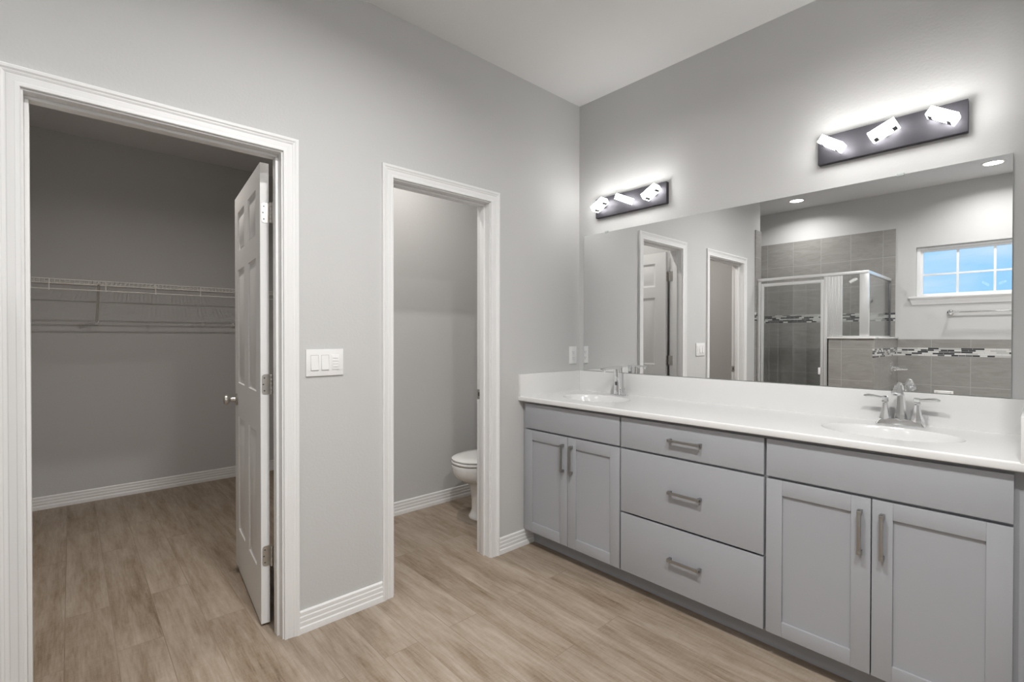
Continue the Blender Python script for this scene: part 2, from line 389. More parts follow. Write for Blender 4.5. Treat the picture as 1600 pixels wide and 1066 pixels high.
def knob_set(door, x, z, th=.035):
    for y, s in ((-th, -1), (0, 1)):
        bm = bmesh.new()
        pr = [(.031, 0), (.032, .003), (.029, .007), (.014, .010), (.0115, .020), (.012, .032), (.019, .038), (.0255, .046), (.0265, .054), (.0235, .061), (.012, .065)]
        lathe(bm, [(r, h) for r, h in pr], (x, y, z), 'y' if s > 0 else '-y', 24)
        o = lobj('door_knob', bm, 'hinge', door); o['label'] = 'satin nickel door knob'
# closet door, swung a little past square into the closet
def door(name, w, hx, hy, ang, label, flip, hz):
    bm = bmesh.new(); panel_door(bm, w, 2.035)
    d = struct(name, bm, 'trim', label, 'door', angle=25)
    d.location = (hx, hy, .012); d.rotation_euler = (0, 0, ang)
    return d
d1 = door('door_1', .742, -.157, -1.976, 0, 'white six-panel door standing open inside the closet doorway', False, None)
d1.rotation_euler = (0, 0, R(180 - 5.2))
# after the half turn local +y points to -y of the room: local face y=0 would be on the camera side, so shift by thickness
bm = None
for zc in (1.828 - .012, 1.072 - .012, .311 - .012): hinge_parts(d1, zc, -1, (-.016, -.041))
knob_set(d1, .742 - .060, .925)
d2 = door('door_2', .607, -.135, -1.412, 0, 'white six-panel door open against the toilet room wall, seen in the mirror', False, None)
d2.rotation_euler = (0, 0, R(180 - 1.5))
for zc in (1.828 - .012, 1.072 - .012, .311 - .012): hinge_parts(d2, zc, 1, (-.012, .006))
knob_set(d2, .607 - .060, .925)

# jamb-side hinge leaves of both doorways
for t, y, s in ((t1, CL['y1'], -1), (t2, WC['y0'], 1)):
    for zc in (1.828, 1.072, .311):
        bm = bmesh.new(); box(bm, -WT - .002, -.083, y, y + s * .0016, zc - .044, zc + .044, .0006)
        o = obj('hinge_plate', bm, 'hinge', t); o['label'] = 'satin nickel hinge plate'

# ------------------------------------------------------------------ vanity
VL, VR = .004, 2.1355
CT, CU = .9225, .8940                    # counter top and underside
FY, BY, KY = -.549, -.529, -.4495        # door face, cabinet box face, toe kick
def slab_front(bm, x0, x1, z0, z1):      # flat drawer front
    box(bm, x0, x1, BY - .0005, FY, z0, z1, .0022)
def shaker(bm, x0, x1, z0, z1, s=.0575):
    yb, yf, yp = BY - .0005, FY, FY + .0085
    box(bm, x0, x0 + s, yb, yf, z0, z1, .0012); box(bm, x1 - s, x1, yb, yf, z0, z1, .0012)
    box(bm, x0 + s, x1 - s, yb, yf, z1 - s, z1, .0012); box(bm, x0 + s, x1 - s, yb, yf, z0, z0 + s, .0012)
    box(bm, x0 + s - .002, x1 - s + .002, yb, yp, z0 + s - .002, z1 - s + .002)
def pull(par, cx, cz, vert):
    L2, w, so = .0775, .0055, .028
    bm = bmesh.new()
    def bb(u0, u1, d0, d1, ww, bev=.0012):
        if vert: box(bm, cx - ww, cx + ww, FY - d1, FY - d0, cz + u0, cz + u1, bev)
        else: box(bm, cx + u0, cx + u1, FY - d1, FY - d0, cz - ww, cz + ww, bev)
    bb(-L2, L2, so - .009, so, w); bb(-L2, -L2 + .013, -.0005, so + .001, w + .001); bb(L2 - .013, L2, -.0005, so + .001, w + .001)
    o = obj('handle', bm, 'nickel', par); o['label'] = 'brushed nickel bar handle'
def cabinet(name, label, x0, x1, b0, b1):
    c = thing(name, label, 'vanity cabinet', ((x0 + x1) / 2, -.3, 0), 0, None)
    bm = bmesh.new()
    box(bm, b0, b0 + .018, -.003, BY, .105, CU - .001); box(bm, b1 - .018, b1, -.003, BY, .105, CU - .001)
    box(bm, b0 + .018, b1 - .018, -.003, BY, .105, .123); box(bm, b0 + .018, b1 - .018, -.003, -.012, .123, CU - .001)
    # face frame
    box(bm, b0 + .018, b1 - .018, BY + .018, BY, .845, CU - .001); box(bm, x0 + .03, x1 - .03, BY + .018, BY, .705, .745)
    box(bm, b0 + .018, x0 + .03, BY + .018, BY, .123, .845); box(bm, x1 - .03, b1 - .018, BY + .018, BY, .123, .845)
    obj('body', bm, 'cabinet', c)
    obj('toe_kick', B(b0, b1, KY + .016, KY, 0.001, .105), 'cabinet', c)
    return c
ZT0, ZT1, ZD0, ZD1 = .733, .8795, .112, .7225
xA = (.039, .7215); xB = (.7305, 1.4105); xC = (1.4205, 2.1045)
cA = cabinet('sink_cabinet', 'grey two-door vanity cabinet in the corner under the left sink', *xA, VL, .7258)
cB = cabinet('drawer_cabinet', 'grey vanity cabinet with three wide drawers between the sink cabinets', *xB, .7262, 1.4153)
cC = cabinet('sink_cabinet', 'grey two-door vanity cabinet on the right under the right sink', *xC, 1.4157, VR)
for c, (x0, x1) in ((cA, xA), (cC, xC)):
    bm = bmesh.new(); slab_front(bm, x0, x1, ZT0, ZT1); obj('false_front', bm, 'cabinet', c)
    xm = (x0 + x1) / 2 - (.0035 if c is cA else 0)
    for a, b, hx in ((x0, xm - .0018, xm - .031), (xm + .0018, x1, xm + .0315)):
        bm = bmesh.new(); shaker(bm, a, b, ZD0, ZD1); d = obj('door', bm, 'cabinet', c, angle=20)
        pull(d, hx, .604, True)
for z0, z1 in ((ZT0, ZT1), (.4105, ZD1), (ZD0, .4010)):
    bm = bmesh.new(); slab_front(bm, *xB, z0, z1); d = obj('drawer', bm, 'cabinet', cB)
    pull(d, 1.0765, (z0 + z1) / 2 + .002, False)

# countertop with two moulded oval bowls
SINKS = [(.380, -.302), (1.763, -.302)]; SA, SB = .2175, .150
ctp = thing('countertop', 'long white vanity countertop with two moulded oval sinks', 'countertop', (1.07, -.29, CU))
bm = bmesh.new(); x0, x1, yf, yb = .001, 2.1375, -.5746, -.001; xm = 1.07; NS = 96
for (cx, cy), (a, b) in zip(SINKS, ((x0, xm), (xm, x1))):
    angs = {2 * math.pi * k / NS for k in range(NS)}
    for px, py in ((a, yf + .006), (b, yf + .006), (b, yb), (a, yb)): angs.add(math.atan2((py - cy), (px - cx)) % (2 * math.pi))
    angs = sorted(angs); inn, outr = [], []
    for t in angs:
        c, s = math.cos(t), math.sin(t); k = 1 / math.sqrt((c / SA) ** 2 + (s / SB) ** 2)
        inn.append(bm.verts.new((cx + c * k, cy + s * k, CT)))
        m = min([((b if c > 0 else a) - cx) / c if abs(c) > 1e-9 else 1e9, ((yb if s > 0 else yf + .006) - cy) / s if abs(s) > 1e-9 else 1e9])
        outr.append(bm.verts.new((cx + c * m, cy + s * m, CT)))
    n = len(angs)
    for i in range(n): bm.faces.new((inn[i], outr[i], outr[(i + 1) % n], inn[(i + 1) % n]))
# rounded front edge, underside, ends
ed = [(yf + .006, CT), (yf + .0025, CT - .0012), (yf + .0007, CT - .0035), (yf, CT - .0065), (yf, CU + .004), (yf + .0012, CU + .001), (yf + .004, CU), (yf + .06, CU)]
va = [[bm.verts.new((x, y, z)) for y, z in ed] for x in (x0, x1)]
for i in range(len(ed) - 1): bm.faces.new((va[0][i], va[0][i + 1], va[1][i + 1], va[1][i]))
for x, v in ((x0, va[0]), (x1, va[1])):
    bm.faces.new([bm.verts.new(q) for q in ((x, yf + .006, CT), (x, yb, CT), (x, yb, CU), (x, yf + .06, CU))])
bm.faces.new([bm.verts.new(q) for q in ((x0, yb, CU), (x1, yb, CU), (x1, yb, CT), (x0, yb, CT))])
obj('slab', bm, 'marble', ctp, angle=50)
for cx, cy in SINKS:
    bm = bmesh.new(); rings = []
    for f, d in ((1.0, 0), (.985, -.003), (.955, -.012), (.92, -.03), (.86, -.06), (.74, -.09), (.55, -.112), (.3, -.122), (.1, -.125)):
        rings.append([(cx + (p[0] - cx), cy + (p[1] - cy) + (1 - f) * .02, p[2]) for p in oval_ring(cx, cy, CT + d, SA * f, SB * f, 96)])
    loft(bm, rings, False, True)
    sb = obj('sink_basin', bm, 'marble', ctp, angle=60)
    bm = bmesh.new(); lathe(bm, [(.024, 0), (.024, .002), (.018, .003), (.016, .001), (.004, .001)], (cx, cy + .018, CT - .1245), n=24)
    o = obj('drain', bm, 'chrome', sb); o['label'] = 'chrome drain'
ZS = 1.0545
obj('backsplash', B(.0215, 2.1165, -.020, -.001, CT - .003, ZS, .0018), 'marble', ctp)
obj('side_splash', B(.001, .0205, -.574, -.001, CT - .003, ZS, .0018), 'marble', ctp)
obj('side_splash', B(2.1175, 2.1375, -.574, -.001, CT - .003, ZS, .0018), 'marble', ctp)

# mirror
mx0, mx1, mz0, mz1 = .047, 2.079, ZS + .002, 1.967
mi = thing('wall_mirror', 'large frameless rectangular mirror on the wall above the vanity', 'mirror', ((mx0 + mx1) / 2, -.003, mz0))
bm = bmesh.new(); bm.faces.new([bm.verts.new(v) for v in ((mx0 + .001, -.0072, mz0 + .001), (mx1 - .001, -.0072, mz0 + .001), (mx1 - .001, -.0072, mz1 - .001), (mx0 + .001, -.0072, mz1 - .001))])
obj('glass', bm, 'mirror', mi, smooth=False)
obj('backing', B(mx0, mx1, -.007, -.001, mz0, mz1), 'mirror_edge', mi)
for x in (.235, 1.748):
    obj('clip', B(x - .012, x + .012, -.0105, -.001, mz1 - .006, mz1 + .007, .001), 'mirror_edge', mi)

# ------------------------------------------------------------------ faucets
f1 = thing('faucet', 'chrome flat-spout faucet behind the left sink near the corner', 'faucet', (.381, -.080, CT))
bm = bmesh.new(); loft(bm, [oval_ring(0, 0, 0, .076, .026, 40), oval_ring(0, 0, .004, .076, .026, 40), oval_ring(0, 0, .006, .073, .023, 40)]); lobj('base_plate', bm, 'chrome', f1)
def rr(cx, cy, z, a, b, r=.006, n=4):
    out = []
    for sx, sy, a0 in ((1, 1, 0), (-1, 1, 90), (-1, -1, 180), (1, -1, 270)):
        for k in range(n + 1):
            t = R(a0 + 90 * k / n); out.append((cx + sx * (a - r) + r * math.cos(t), cy + sy * (b - r) + r * math.sin(t), z))
    return out
bm = bmesh.new(); loft(bm, [rr(0, 0, .006, .020, .024), rr(0, 0, .06, .0175, .0215), rr(0, -.001, .11, .0165, .022), rr(0, -.004, .155, .017, .025), rr(0, -.004, .170, .017, .025)]); bd = lobj('body', bm, 'chrome', f1)
bm = bmesh.new(); box(bm, -.006, .006, -.0255, -.0232, .062, .084, .0008); o = lobj('sensor_window', bm, 'slot', bd); o['label'] = 'small dark window'
bm = bmesh.new()
loft(bm, [[(x, y, z) for x, y, z in q] for q in ([(-.0165, .020, .168), (.0165, .020, .168), (.0165, .020, .180), (-.0165, .020, .180)], [(-.0165, -.03, .162), (.0165, -.03, .162), (.0165, -.03, .179), (-.0165, -.03, .179)], [(-.016, -.10, .166), (.016, -.10, .166), (.016, -.10, .176), (-.016, -.10, .176)], [(-.0155, -.160, .163), (.0155, -.160, .163), (.0155, -.160, .171), (-.0155, -.160, .171)])])
sp = lobj('spout', bm, 'chrome', f1, angle=20)
bm = bmesh.new(); lathe(bm, [(.010, .148), (.011, .150), (.011, .165)], (0, -.146, 0), n=20); lobj('aerator', bm, 'chrome', sp)
bm = bmesh.new(); lathe(bm, [(.003, .004), (.003, .030), (.006, .033), (.0065, .040), (.003, .044)], (.036, .018, 0), n=14); lobj('lift_rod', bm, 'chrome', f1)

f2_ = thing('faucet', 'chrome two-handle arched faucet behind the right sink', 'faucet', (1.766, -.078, CT))
bm = bmesh.new(); loft(bm, [rr(0, 0, 0, .080, .029, .008), rr(0, 0, .004, .080, .029, .008), rr(0, 0, .022, .066, .0205, .006), rr(0, 0, .026, .063, .018, .006)]); lobj('base_plate', bm, 'chrome', f2_, angle=25)
bm = bmesh.new()
pth = [(0, 0, .024), (0, 0, .030), (0, -.001, .060), (0, -.002, .095), (0, -.004, .125), (0, -.010, .148), (0, -.024, .163), (0, -.042, .168), (0, -.058, .162), (0, -.067, .150)]
tube(bm, pth, [.0235, .021, .018, .0155, .0135, .0125, .012, .0125, .0135, .0145], 8)
sp = lobj('spout', bm, 'chrome', f2_, angle=28)
bm = bmesh.new(); tube(bm, [(0, -.064, .156), (0, -.068, .147), (0, -.073, .133), (0, -.074, .130)], [.014, .019, .019, .014], 8); lobj('spout_head', bm, 'chrome', sp, angle=28)
bm = bmesh.new(); lathe(bm, [(.003, .02), (.003, .115), (.006, .118), (.007, .126), (.003, .130)], (0, .022, 0), n=14); lobj('lift_rod', bm, 'chrome', f2_)
for s in (-1, 1):
    bm = bmesh.new(); lathe(bm, [(.024, .022), (.023, .028), (.0155, .050), (.0105, .075), (.009, .088), (.0125, .092), (.0125, .097), (.010, .100), (.012, .106), (.012, .112), (.006, .117)], (s * .0515, 0, 0), n=8)
    hd = lobj('handle', bm, 'chrome', f2_, angle=28)
    bm = bmesh.new(); x = s * .0515
    tube(bm, [(x, 0, .108), (x + s * .016, -.002, .109), (x + s * .036, -.004, .112), (x + s * .058, -.006, .113), (x + s * .072, -.007, .111)], [.0065, .0055, .007, .0075, .0045], 10)
    lobj('lever', bm, 'chrome', hd)

# ------------------------------------------------------------------ vanity light bars
def vanity_light(x0, x1, z0, z1, turns, label):
    cx, cz = (x0 + x1) / 2, (z0 + z1) / 2
    t = thing('vanity_light', label, 'wall light', (cx, -.001, cz), 0, 'bar lights above the mirror')
    bm = bmesh.new(); w, h = (x1 - x0) / 2, (z1 - z0) / 2
    box(bm, -w, w, -.028, 0, -h, h, .002); lobj('back_plate', bm, 'bronze', t)
    for i, a in enumerate(turns):
        sx = (-.186, 0, .186)[i]
        rot = Matrix.Rotation(R(a), 4, 'Y'); mv = Matrix.Translation((sx, 0, .004))
        bm = bmesh.new(); lathe(bm, [(.014, .024), (.014, .050)], (0, 0, 0), '-y', 16); bm.transform(mv)
        st = lobj('socket', bm, 'bronze', t)
        hl, hh, y0, y1 = .049, .0175, -.046, -.108
        bm = bmesh.new(); box(bm, -hl, hl, y1, y0, -hh, hh, .0025); bm.transform(mv @ rot); sh = lobj('lamp_shade', bm, 'shade', t)
        q = (-.042, .042, y1 + .007, y0 - .007)              # dark slot trim round the underside
        bm = bmesh.new(); w1 = .0075
        for a0, a1, b0, b1 in ((q[0], q[1], q[2], q[2] + w1), (q[0], q[1], q[3] - w1, q[3]), (q[0], q[0] + 2.1 * w1, q[2] + w1, q[3] - w1), (q[1] - 2.1 * w1, q[1], q[2] + w1, q[3] - w1)):
            box(bm, a0, a1, b0, b1, -hh - .0012, -hh + .0005)
        bmesh.ops.remove_doubles(bm, verts=bm.verts[:], dist=.0001)
        bm.transform(mv @ rot); lobj('slot_trim', bm, 'shade_trim', sh)
    return t
vanity_light(.163, .676, 2.063, 2.188, (-29, 26, -29), 'black bar light with three lit block shades above the left sink')
vanity_light(1.448, 1.957, 2.078, 2.204, (36, -24, 34), 'black bar light with three lit block shades above the right sink')

# ------------------------------------------------------------------ recessed lights, including added room fill
def can(x, y, z, watts, label, spread=150, col=(1, .988, .97), r=.066, group='round recessed ceiling lights'):
    t = thing('recessed_light', label, 'ceiling light', (x, y, z), 0, group)
    bm = bmesh.new()
    prof = [(r + .018, 0), (r + .018, -.003), (r + .010, -.007), (r, -.005), (r - .001, .0)]
    rings = [[(p * math.cos(2 * math.pi * k / 40), p * math.sin(2 * math.pi * k / 40), h) for k in range(40)] for p, h in prof]
    loft(bm, rings, False, False); lobj('trim_ring', bm, 'trim', t)
    bm = bmesh.new(); bm.faces.new([bm.verts.new((r * math.cos(-2 * math.pi * k / 40), r * math.sin(-2 * math.pi * k / 40), -.0035)) for k in range(40)]); lobj('lens', bm, 'lens', t, smooth=False, recalc=False)
    ld = bpy.data.lights.new('lamp', 'AREA'); ld.shape = 'DISK'; ld.size = r * 1.9; ld.energy = watts; ld.color = col; ld.spread = R(spread)
    lo = bpy.data.objects.new('lamp', ld); COL.objects.link(lo); lo.parent = t; lo.location = (0, 0, -.006)
    return t
can(.215, -3.645, H, P_SHOWER, 'round lit recessed ceiling light above the shower, seen in the mirror')
can(1.835, -3.60, H, P_TUB, 'round lit recessed ceiling light above the bathtub, seen in the mirror')
can(1.30, -1.90, H, P_ROOM_FILL, 'added unseen round recessed fill light over the middle of the bathroom', 165)  # fill lamp added out of view to light cabinet fronts and door wall
can(2.30, -2.00, H, P_ROOM_FILL, 'added unseen round recessed fill light near the right wall', 165)  # another added fill lamp, kept out of the mirror's view
can(-.90, -2.06, 2.82, P_CLOSET, 'round lit recessed ceiling light inside the closet', 156, (1, .93, .86), r=.045)
can(-.50, -.95, H, P_TOILET, 'round lit recessed ceiling light in the toilet room', 150, (1, .95, .90), r=.045)

# ------------------------------------------------------------------ switches and outlet
def plate(bm, y0, y1, z0, z1, d=.006): box(bm, .0003, d, y0, y1, z0, z1, .0018)
sw = thing('light_switch', 'white three-gang switch plate on the wall between the doorways', 'light switch', (0.001, -1.755, 1.168))
bm = bmesh.new(); plate(bm, -.083, .083, -.059, .059); lobj('wall_plate', bm, 'plastic', sw)
for dy in (-.046, 0):
    bm = bmesh.new(); loft(bm, [[(.0055, dy - .0165, -.033), (.0055, dy + .0165, -.033), (.0055, dy + .0165, .033), (.0055, dy - .0165, .033)], [(.0105, dy - .0155, -.032), (.0105, dy + .0155, -.032), (.0065, dy + .0155, .032), (.0065, dy - .0155, .032)]]); lobj('rocker', bm, 'plastic', sw)
    bm = bmesh.new(); box(bm, .0055, .0063, dy - .0171, dy + .0171, -.0345, .0335); lobj('rocker_gap', bm, 'gap', sw)
bm = bmesh.new(); box(bm, .0055, .0085, .046 - .0165, .046 + .0165, -.033, .033, .001); fm = lobj('timer_panel', bm, 'plastic', sw)
for k in range(4):
    bm = bmesh.new(); zc = .021 - .0125 * k; box(bm, .0080, .0098, .046 - .012, .046 + .012, zc - .0042, zc + .0042, .0008); lobj('timer_button', bm, 'plastic', fm)
ou = thing('outlet', 'white duplex outlet on the wall beside the mirror edge', 'outlet', (.001, -.070, 1.160))
bm = bmesh.new(); plate(bm, -.036, .036, -.0585, .0585); lobj('wall_plate', bm, 'plastic', ou)
for zc in (.0195, -.0195):
    bm = bmesh.new(); box(bm, .0055, .0078, -.0165, .0165, zc - .0135, zc + .0135, .002); s = lobj('socket', bm, 'plastic', ou)
    bm = bmesh.new(); box(bm, .0076, .0081, -.0075, -.0055, zc - .003, zc + .006); box(bm, .0076, .0081, .0055, .0075, zc - .003, zc + .005); lathe(bm, [(.0022, .0076), (.0022, .0081)], (0, 0, zc - .0085), 'x', 10); lobj('slots', bm, 'slot', s)

# ------------------------------------------------------------------ closet wire shelf
ws = thing('wire_shelf', 'white ventilated wire shelf along the closet back wall', 'wire shelf', (CX, -1.6, 1.685))
y0, y1 = EL + .117, -.02; xb, xf, zt, zl = CX + .006, -2.452, 1.684, 1.613
bm = bmesh.new(); rw = .0017
k = y0 + .01
while k < y1:
    tube(bm, [(xb, k, zt), (xf - .002, k, zt), (xf, k, zt - .002), (xf, k, zt - .030)], rw, 5); k += .0254
for x in (xb, xb + .19): tube(bm, [(x, y0, zt - .004), (x, y1, zt - .004)], .0028, 6)
obj('wire_deck', bm, 'wire', ws)
bm = bmesh.new(); tube(bm, [(xf, y0, zt - .002), (xf, y1, zt - .002)], .0032, 8); tube(bm, [(xf, y0, zt - .030), (xf, y1, zt - .030)], .0032, 8); tube(bm, [(xf, y0, zl), (xf, y1, zl)], .0036, 8); obj('front_rail', bm, 'wire', ws)
for yy in (-3.0, -2.70, -2.40, -2.105, -1.81, -1.51, -1.21, -.91, -.61, -.31):
    bm = bmesh.new(); tube(bm, [(xf + .003, yy, zt - .002), (xf + .003, yy, zl - .008)], .0030, 6); obj('rail_hanger', bm, 'wire', ws)
for yy in (-2.44, -1.487, -.53):
    bm = bmesh.new(); tube(bm, [(CX + .010, yy, 1.392), (CX + .02, yy, 1.402), (xf + .012, yy, 1.652), (xf + .006, yy, 1.670)], .0085, 6, 1.0); br = obj('support_brace', bm, 'wire', ws)
    obj('wall_clip', B(CX + .0005, CX + .020, yy - .013, yy + .013, 1.374, 1.405, .003), 'plastic', br)

# ------------------------------------------------------------------ toilet
TX = -.54
to = thing('toilet', 'white two-piece toilet with closed lid behind the toilet doorway', 'toilet', (TX, -.38, 0))
def egg(cy, z, hw, fr, bk, n=40, p=2.2):
    out = []
    for k in range(n):
        t = 2 * math.pi * k / n; c, s = math.cos(t), math.sin(t)
        e = 2 / p
        x = hw * math.copysign(abs(c) ** e, c); y = (fr if s > 0 else bk) * math.copysign(abs(s) ** e, s)
        out.append((TX + x, cy - y, z))
    return out
bm = bmesh.new()
loft(bm, [egg(-.36, 0.001, .108, .155, .20), egg(-.36, .014, .110, .158, .20), egg(-.36, .024, .098, .148, .19), egg(-.36, .06, .088, .136, .18), egg(-.365, .13, .084, .134, .17), egg(-.37, .20, .088, .138, .17), egg(-.375, .240, .098, .145, .17), egg(-.385, .262, .116, .158, .17), egg(-.40, .276, .140, .180, .175), egg(-.415, .298, .160, .200, .18), egg(-.42, .330, .172, .220, .19), egg(-.42, .360, .176, .226, .20), egg(-.42, .385, .178, .228, .20), egg(-.42, .395, .175, .226, .20)])
obj('bowl', bm, 'porcelain', to, angle=60)
bm = bmesh.new(); loft(bm, [egg(-.42, .399, .172, .220, .17), egg(-.42, .402, .178, .228, .175), egg(-.42, .413, .180, .230, .175), egg(-.42, .418, .176, .226, .17)]); obj('seat', bm, 'porcelain', to, angle=60)
bm = bmesh.new(); loft(bm, [egg(-.42, .424, .172, .220, .17), egg(-.42, .427, .179, .227, .175), egg(-.42, .434, .179, .227, .175), egg(-.42, .441, .166, .214, .165), egg(-.42, .446, .115, .15, .12), egg(-.42, .447, .04, .06, .05)]); obj('lid', bm, 'porcelain', to, angle=60)
obj('hinge_cap', B(TX - .09, TX + .09, -.262, -.232, .394, .424, .006), 'porcelain', to)
bm = bmesh.new(); loft(bm, [rr(TX, -.118, .36, .19, .088, .03), rr(TX, -.118, .385, .20, .094, .03), rr(TX, -.116, .70, .225, .100, .03), rr(TX, -.116, .705, .225, .100, .03)]); obj('tank', bm, 'porcelain', to, angle=50)
bm = bmesh.new(); loft(bm, [rr(TX, -.118, .706, .232, .106, .03), rr(TX, -.118, .735, .236, .110, .03), rr(TX, -.118, .745, .228, .102, .03)]); obj('tank_lid', bm, 'porcelain', to, angle=50)
bm = bmesh.new(); tube(bm, [(TX - .15, -.2155, .645), (TX - .15, -.235, .645), (TX - .075, -.240, .640)], .007, 10); o = obj('flush_handle', bm, 'chrome', to); o['label'] = 'chrome flush handle'
obj('outlet_horn', B(TX - .11, TX + .11, -.225, -.03, .20, .362, .02), 'porcelain', to)

# ------------------------------------------------------------------ wall tile (uv in metres)
def tiled(name, label, faces, mosaics=()):
    """faces: (origin, u dir, v dir, u0,u1, v0,v1, uv offset u, uv offset v), flat tiles 10 mm thick built outwards along n."""
    bm = bmesh.new(); uvl = bm.loops.layers.uv.new('UVMap')
    for kind, lst in ((0, faces), (1, mosaics)):
        for o, u, v, n, th, u0, u1, v0, v1, ou, ov in lst:
            o, u, v, n = map(Vector, (o, u, v, n))
            P = lambda a, b, c: bm.verts.new(o + u * a + v * b + n * c)
            def quad(pts):
                f = bm.faces.new([P(*q) for q in pts]); f.material_index = kind
                for lp, q in zip(f.loops, pts): lp[uvl].uv = (q[0] - ou, q[1] - ov)
            quad([(u0, v0, th), (u1, v0, th), (u1, v1, th), (u0, v1, th)])
            quad([(u0, v0, 0), (u0, v0, th), (u0, v1, th), (u0, v1, 0)]); quad([(u1, v0, 0), (u1, v1, 0), (u1, v1, th), (u1, v0, th)])
            quad([(u0, v1, 0), (u0, v1, th), (u1, v1, th), (u1, v1, 0)]); quad([(u0, v0, 0), (u1, v0, 0), (u1, v0, th), (u0, v0, th)])
    o = struct(name, bm, ['tile', 'mosaic'], label, 'tiled wall', smooth=False)
    return o
X, Y, Z = (1, 0, 0), (0, 1, 0), (0, 0, 1)
NX, NY = (-1, 0, 0), (0, -1, 0)
T = .010; ZTOP = 2.4655; VB, VL_ = 1.5555, 1.461       # shower band
TT, TB1, TB0 = 1.2635, 1.174, 1.087                   # tub tile top, band
# back wall: shower part and tub part
def stripe(o, u, n, u0, u1, ou, ztop, b1, b0, zlow=0.0):
    fs = [(o, u, Z, n, T, u0, u1, b1, ztop, ou, ztop), (o, u, Z, n, T, u0, u1, zlow, b0, ou, b0)]
    ms = [(o, u, Z, n, T + .001, u0, u1, b0, b1, 0.013, b0 + .0008)]
    return fs, ms
f, m_ = stripe((0, YB, 0), X, Y, -.60, 1.060, .050, ZTOP, VB, VL_)
tiled('wall_tile_shower', 'grey stone-look tile with mosaic strip on the shower wall', f, m_)
f, m_ = stripe((0, YB, 0), X, Y, 1.081, XR, .163, TT, TB1, TB0)
tiled('wall_tile_tub', 'grey stone-look tile with mosaic strip above the bathtub', f, m_)
f, m_ = stripe((-.60, 0, 0), NY, X, -EL, -YB, .05, ZTOP, VB, VL_)
tiled('wall_tile_alcove', 'grey tile on the end wall of the shower', f, m_)
f, m_ = stripe((0, 0, 0), NY, X, 3.012, 3.1545, .0, ZTOP, VB, VL_)
g, n_ = stripe((0, EL, 0), X, NY, -.60, .010, .05, ZTOP, VB, VL_)
tiled('wall_tile_edge', 'narrow strip of grey tile at the end of the door wall', f + g, m_ + n_)
# knee wall beside the shower
KX0, KX1, KY0, KY1, KZ = .700, 1.070, -3.012, -3.118, 1.270
bm = bmesh.new(); box(bm, KX0 + .01, KX1, KY1, KY0, 0, KZ); box(bm, .955, KX1, YB, KY1, 0, KZ)
struct('wall_knee', bm, 'paint', 'low half wall between shower and bathtub', 'wall')
fs = [((0, KY0, 0), X, Z, Y, T, KX0, KX1, 0, KZ, .82, 1.170 - .303 * 4), ((KX0 + .01, 0, 0), NY, Z, NX, T, -KY0 - T, -KY1, 0, KZ, 0, .26)]
f, m_ = stripe((KX1, 0, 0), NY, X, -KY0 - T, -YB, .02, KZ, TB1, TB0)
tiled('wall_tile_knee', 'grey tile on the half wall between shower and tub', fs + f, m_)
bm = bmesh.new(); box(bm, KX0 - .008, KX1 + .022, KY1 - .006, KY0 + .022, KZ, KZ + .015, .002); box(bm, .945, KX1 + .022, YB + .011, KY1 - .006, KZ, KZ + .015, .002)
struct('trim_3', bm, 'cap', 'pale stone cap on the half wall', 'wall cap')
bm = bmesh.new(); box(bm, .012, KX0 - .001, -3.13, -3.0, 0, .10, .006)
struct('trim_4', bm, 'cap', 'pale stone curb under the shower door', 'shower curb')

# ------------------------------------------------------------------ shower enclosure
GY = -3.065; GX = 1.012
se = thing('shower_enclosure', 'glass shower enclosure with bright aluminium frame, seen in the mirror', 'shower enclosure', (.5, GY, .1))
zh0, zh1 = 1.895, 1.925; zb = KZ + .0155
bm = bmesh.new(); box(bm, .0125, GX + .016, GY - .018, GY + .018, zh0, zh1, .004); obj('header_rail', bm, 'alu', se)
bm = bmesh.new(); box(bm, GX - .016, GX + .016, YB + .012, GY - .0185, zh0, zh1, .004); obj('return_rail', bm, 'alu', se)
obj('wall_post', B(.0125, .048, GY - .014, GY + .014, .1005, zh0 - .0005, .003), 'alu', se)
obj('strike_post', B(.655, .688, GY - .016, GY + .016, .1005, zh0 - .0005, .003), 'alu', se)
obj('corner_post', B(.955, GX + .017, GY - .018, GY + .018, zb, zh0 - .0005, .004), 'alu', se)
obj('wall_channel', B(GX - .010, GX + .010, YB + .012, YB + .034, zb, zh0 - .0005, .002), 'shade_trim', se)
bm = bmesh.new()                                            # fluted aluminium filler between door and fixed glass
n = 9; w = (.812 - .689) / n
for k in range(n):
    xa = .689 + w * k; box(bm, xa, xa + w * .86, GY - .012, GY + (.012 if k % 2 == 0 else .008), zb, zh0 - .0005, .003)
box(bm, .689, .812, GY - .010, GY + .004, zb, zh0 - .0005); obj('fluted_filler', bm, 'alu', se)
bm = bmesh.new(); box(bm, .813, .954, GY - .008, GY + .008, zb, zb + .012, .002); box(bm, GX - .008, GX + .008, YB + .035, GY - .0185, zb, zb + .012, .002); obj('sill_rail', bm, 'alu', se)
obj('glass_panel', B(.8125, .9545, GY - .003, GY + .003, zb + .012, zh0 - .0005), 'glass', se, smooth=False)
obj('glass_panel', B(GX - .003, GX + .003, YB + .035, GY - .0185, zb + .012, zh0 - .0005), 'glass', se, smooth=False)
dx0, dx1, dz0, dz1 = .051, .653, .112, 1.868
bm = bmesh.new(); fw = .028
box(bm, dx0, dx0 + fw, GY - .011, GY + .011, dz0, dz1, .003); box(bm, dx1 - fw, dx1, GY - .011, GY + .011, dz0, dz1, .003)
box(bm, dx0 + fw, dx1 - fw, GY - .011, GY + .011, dz1 - .034, dz1, .003); box(bm, dx0 + fw, dx1 - fw, GY - .011, GY + .011, dz0, dz0 + .034, .003)
dr = obj('door', bm, 'alu', se); dr['label'] = 'aluminium framed glass shower door'
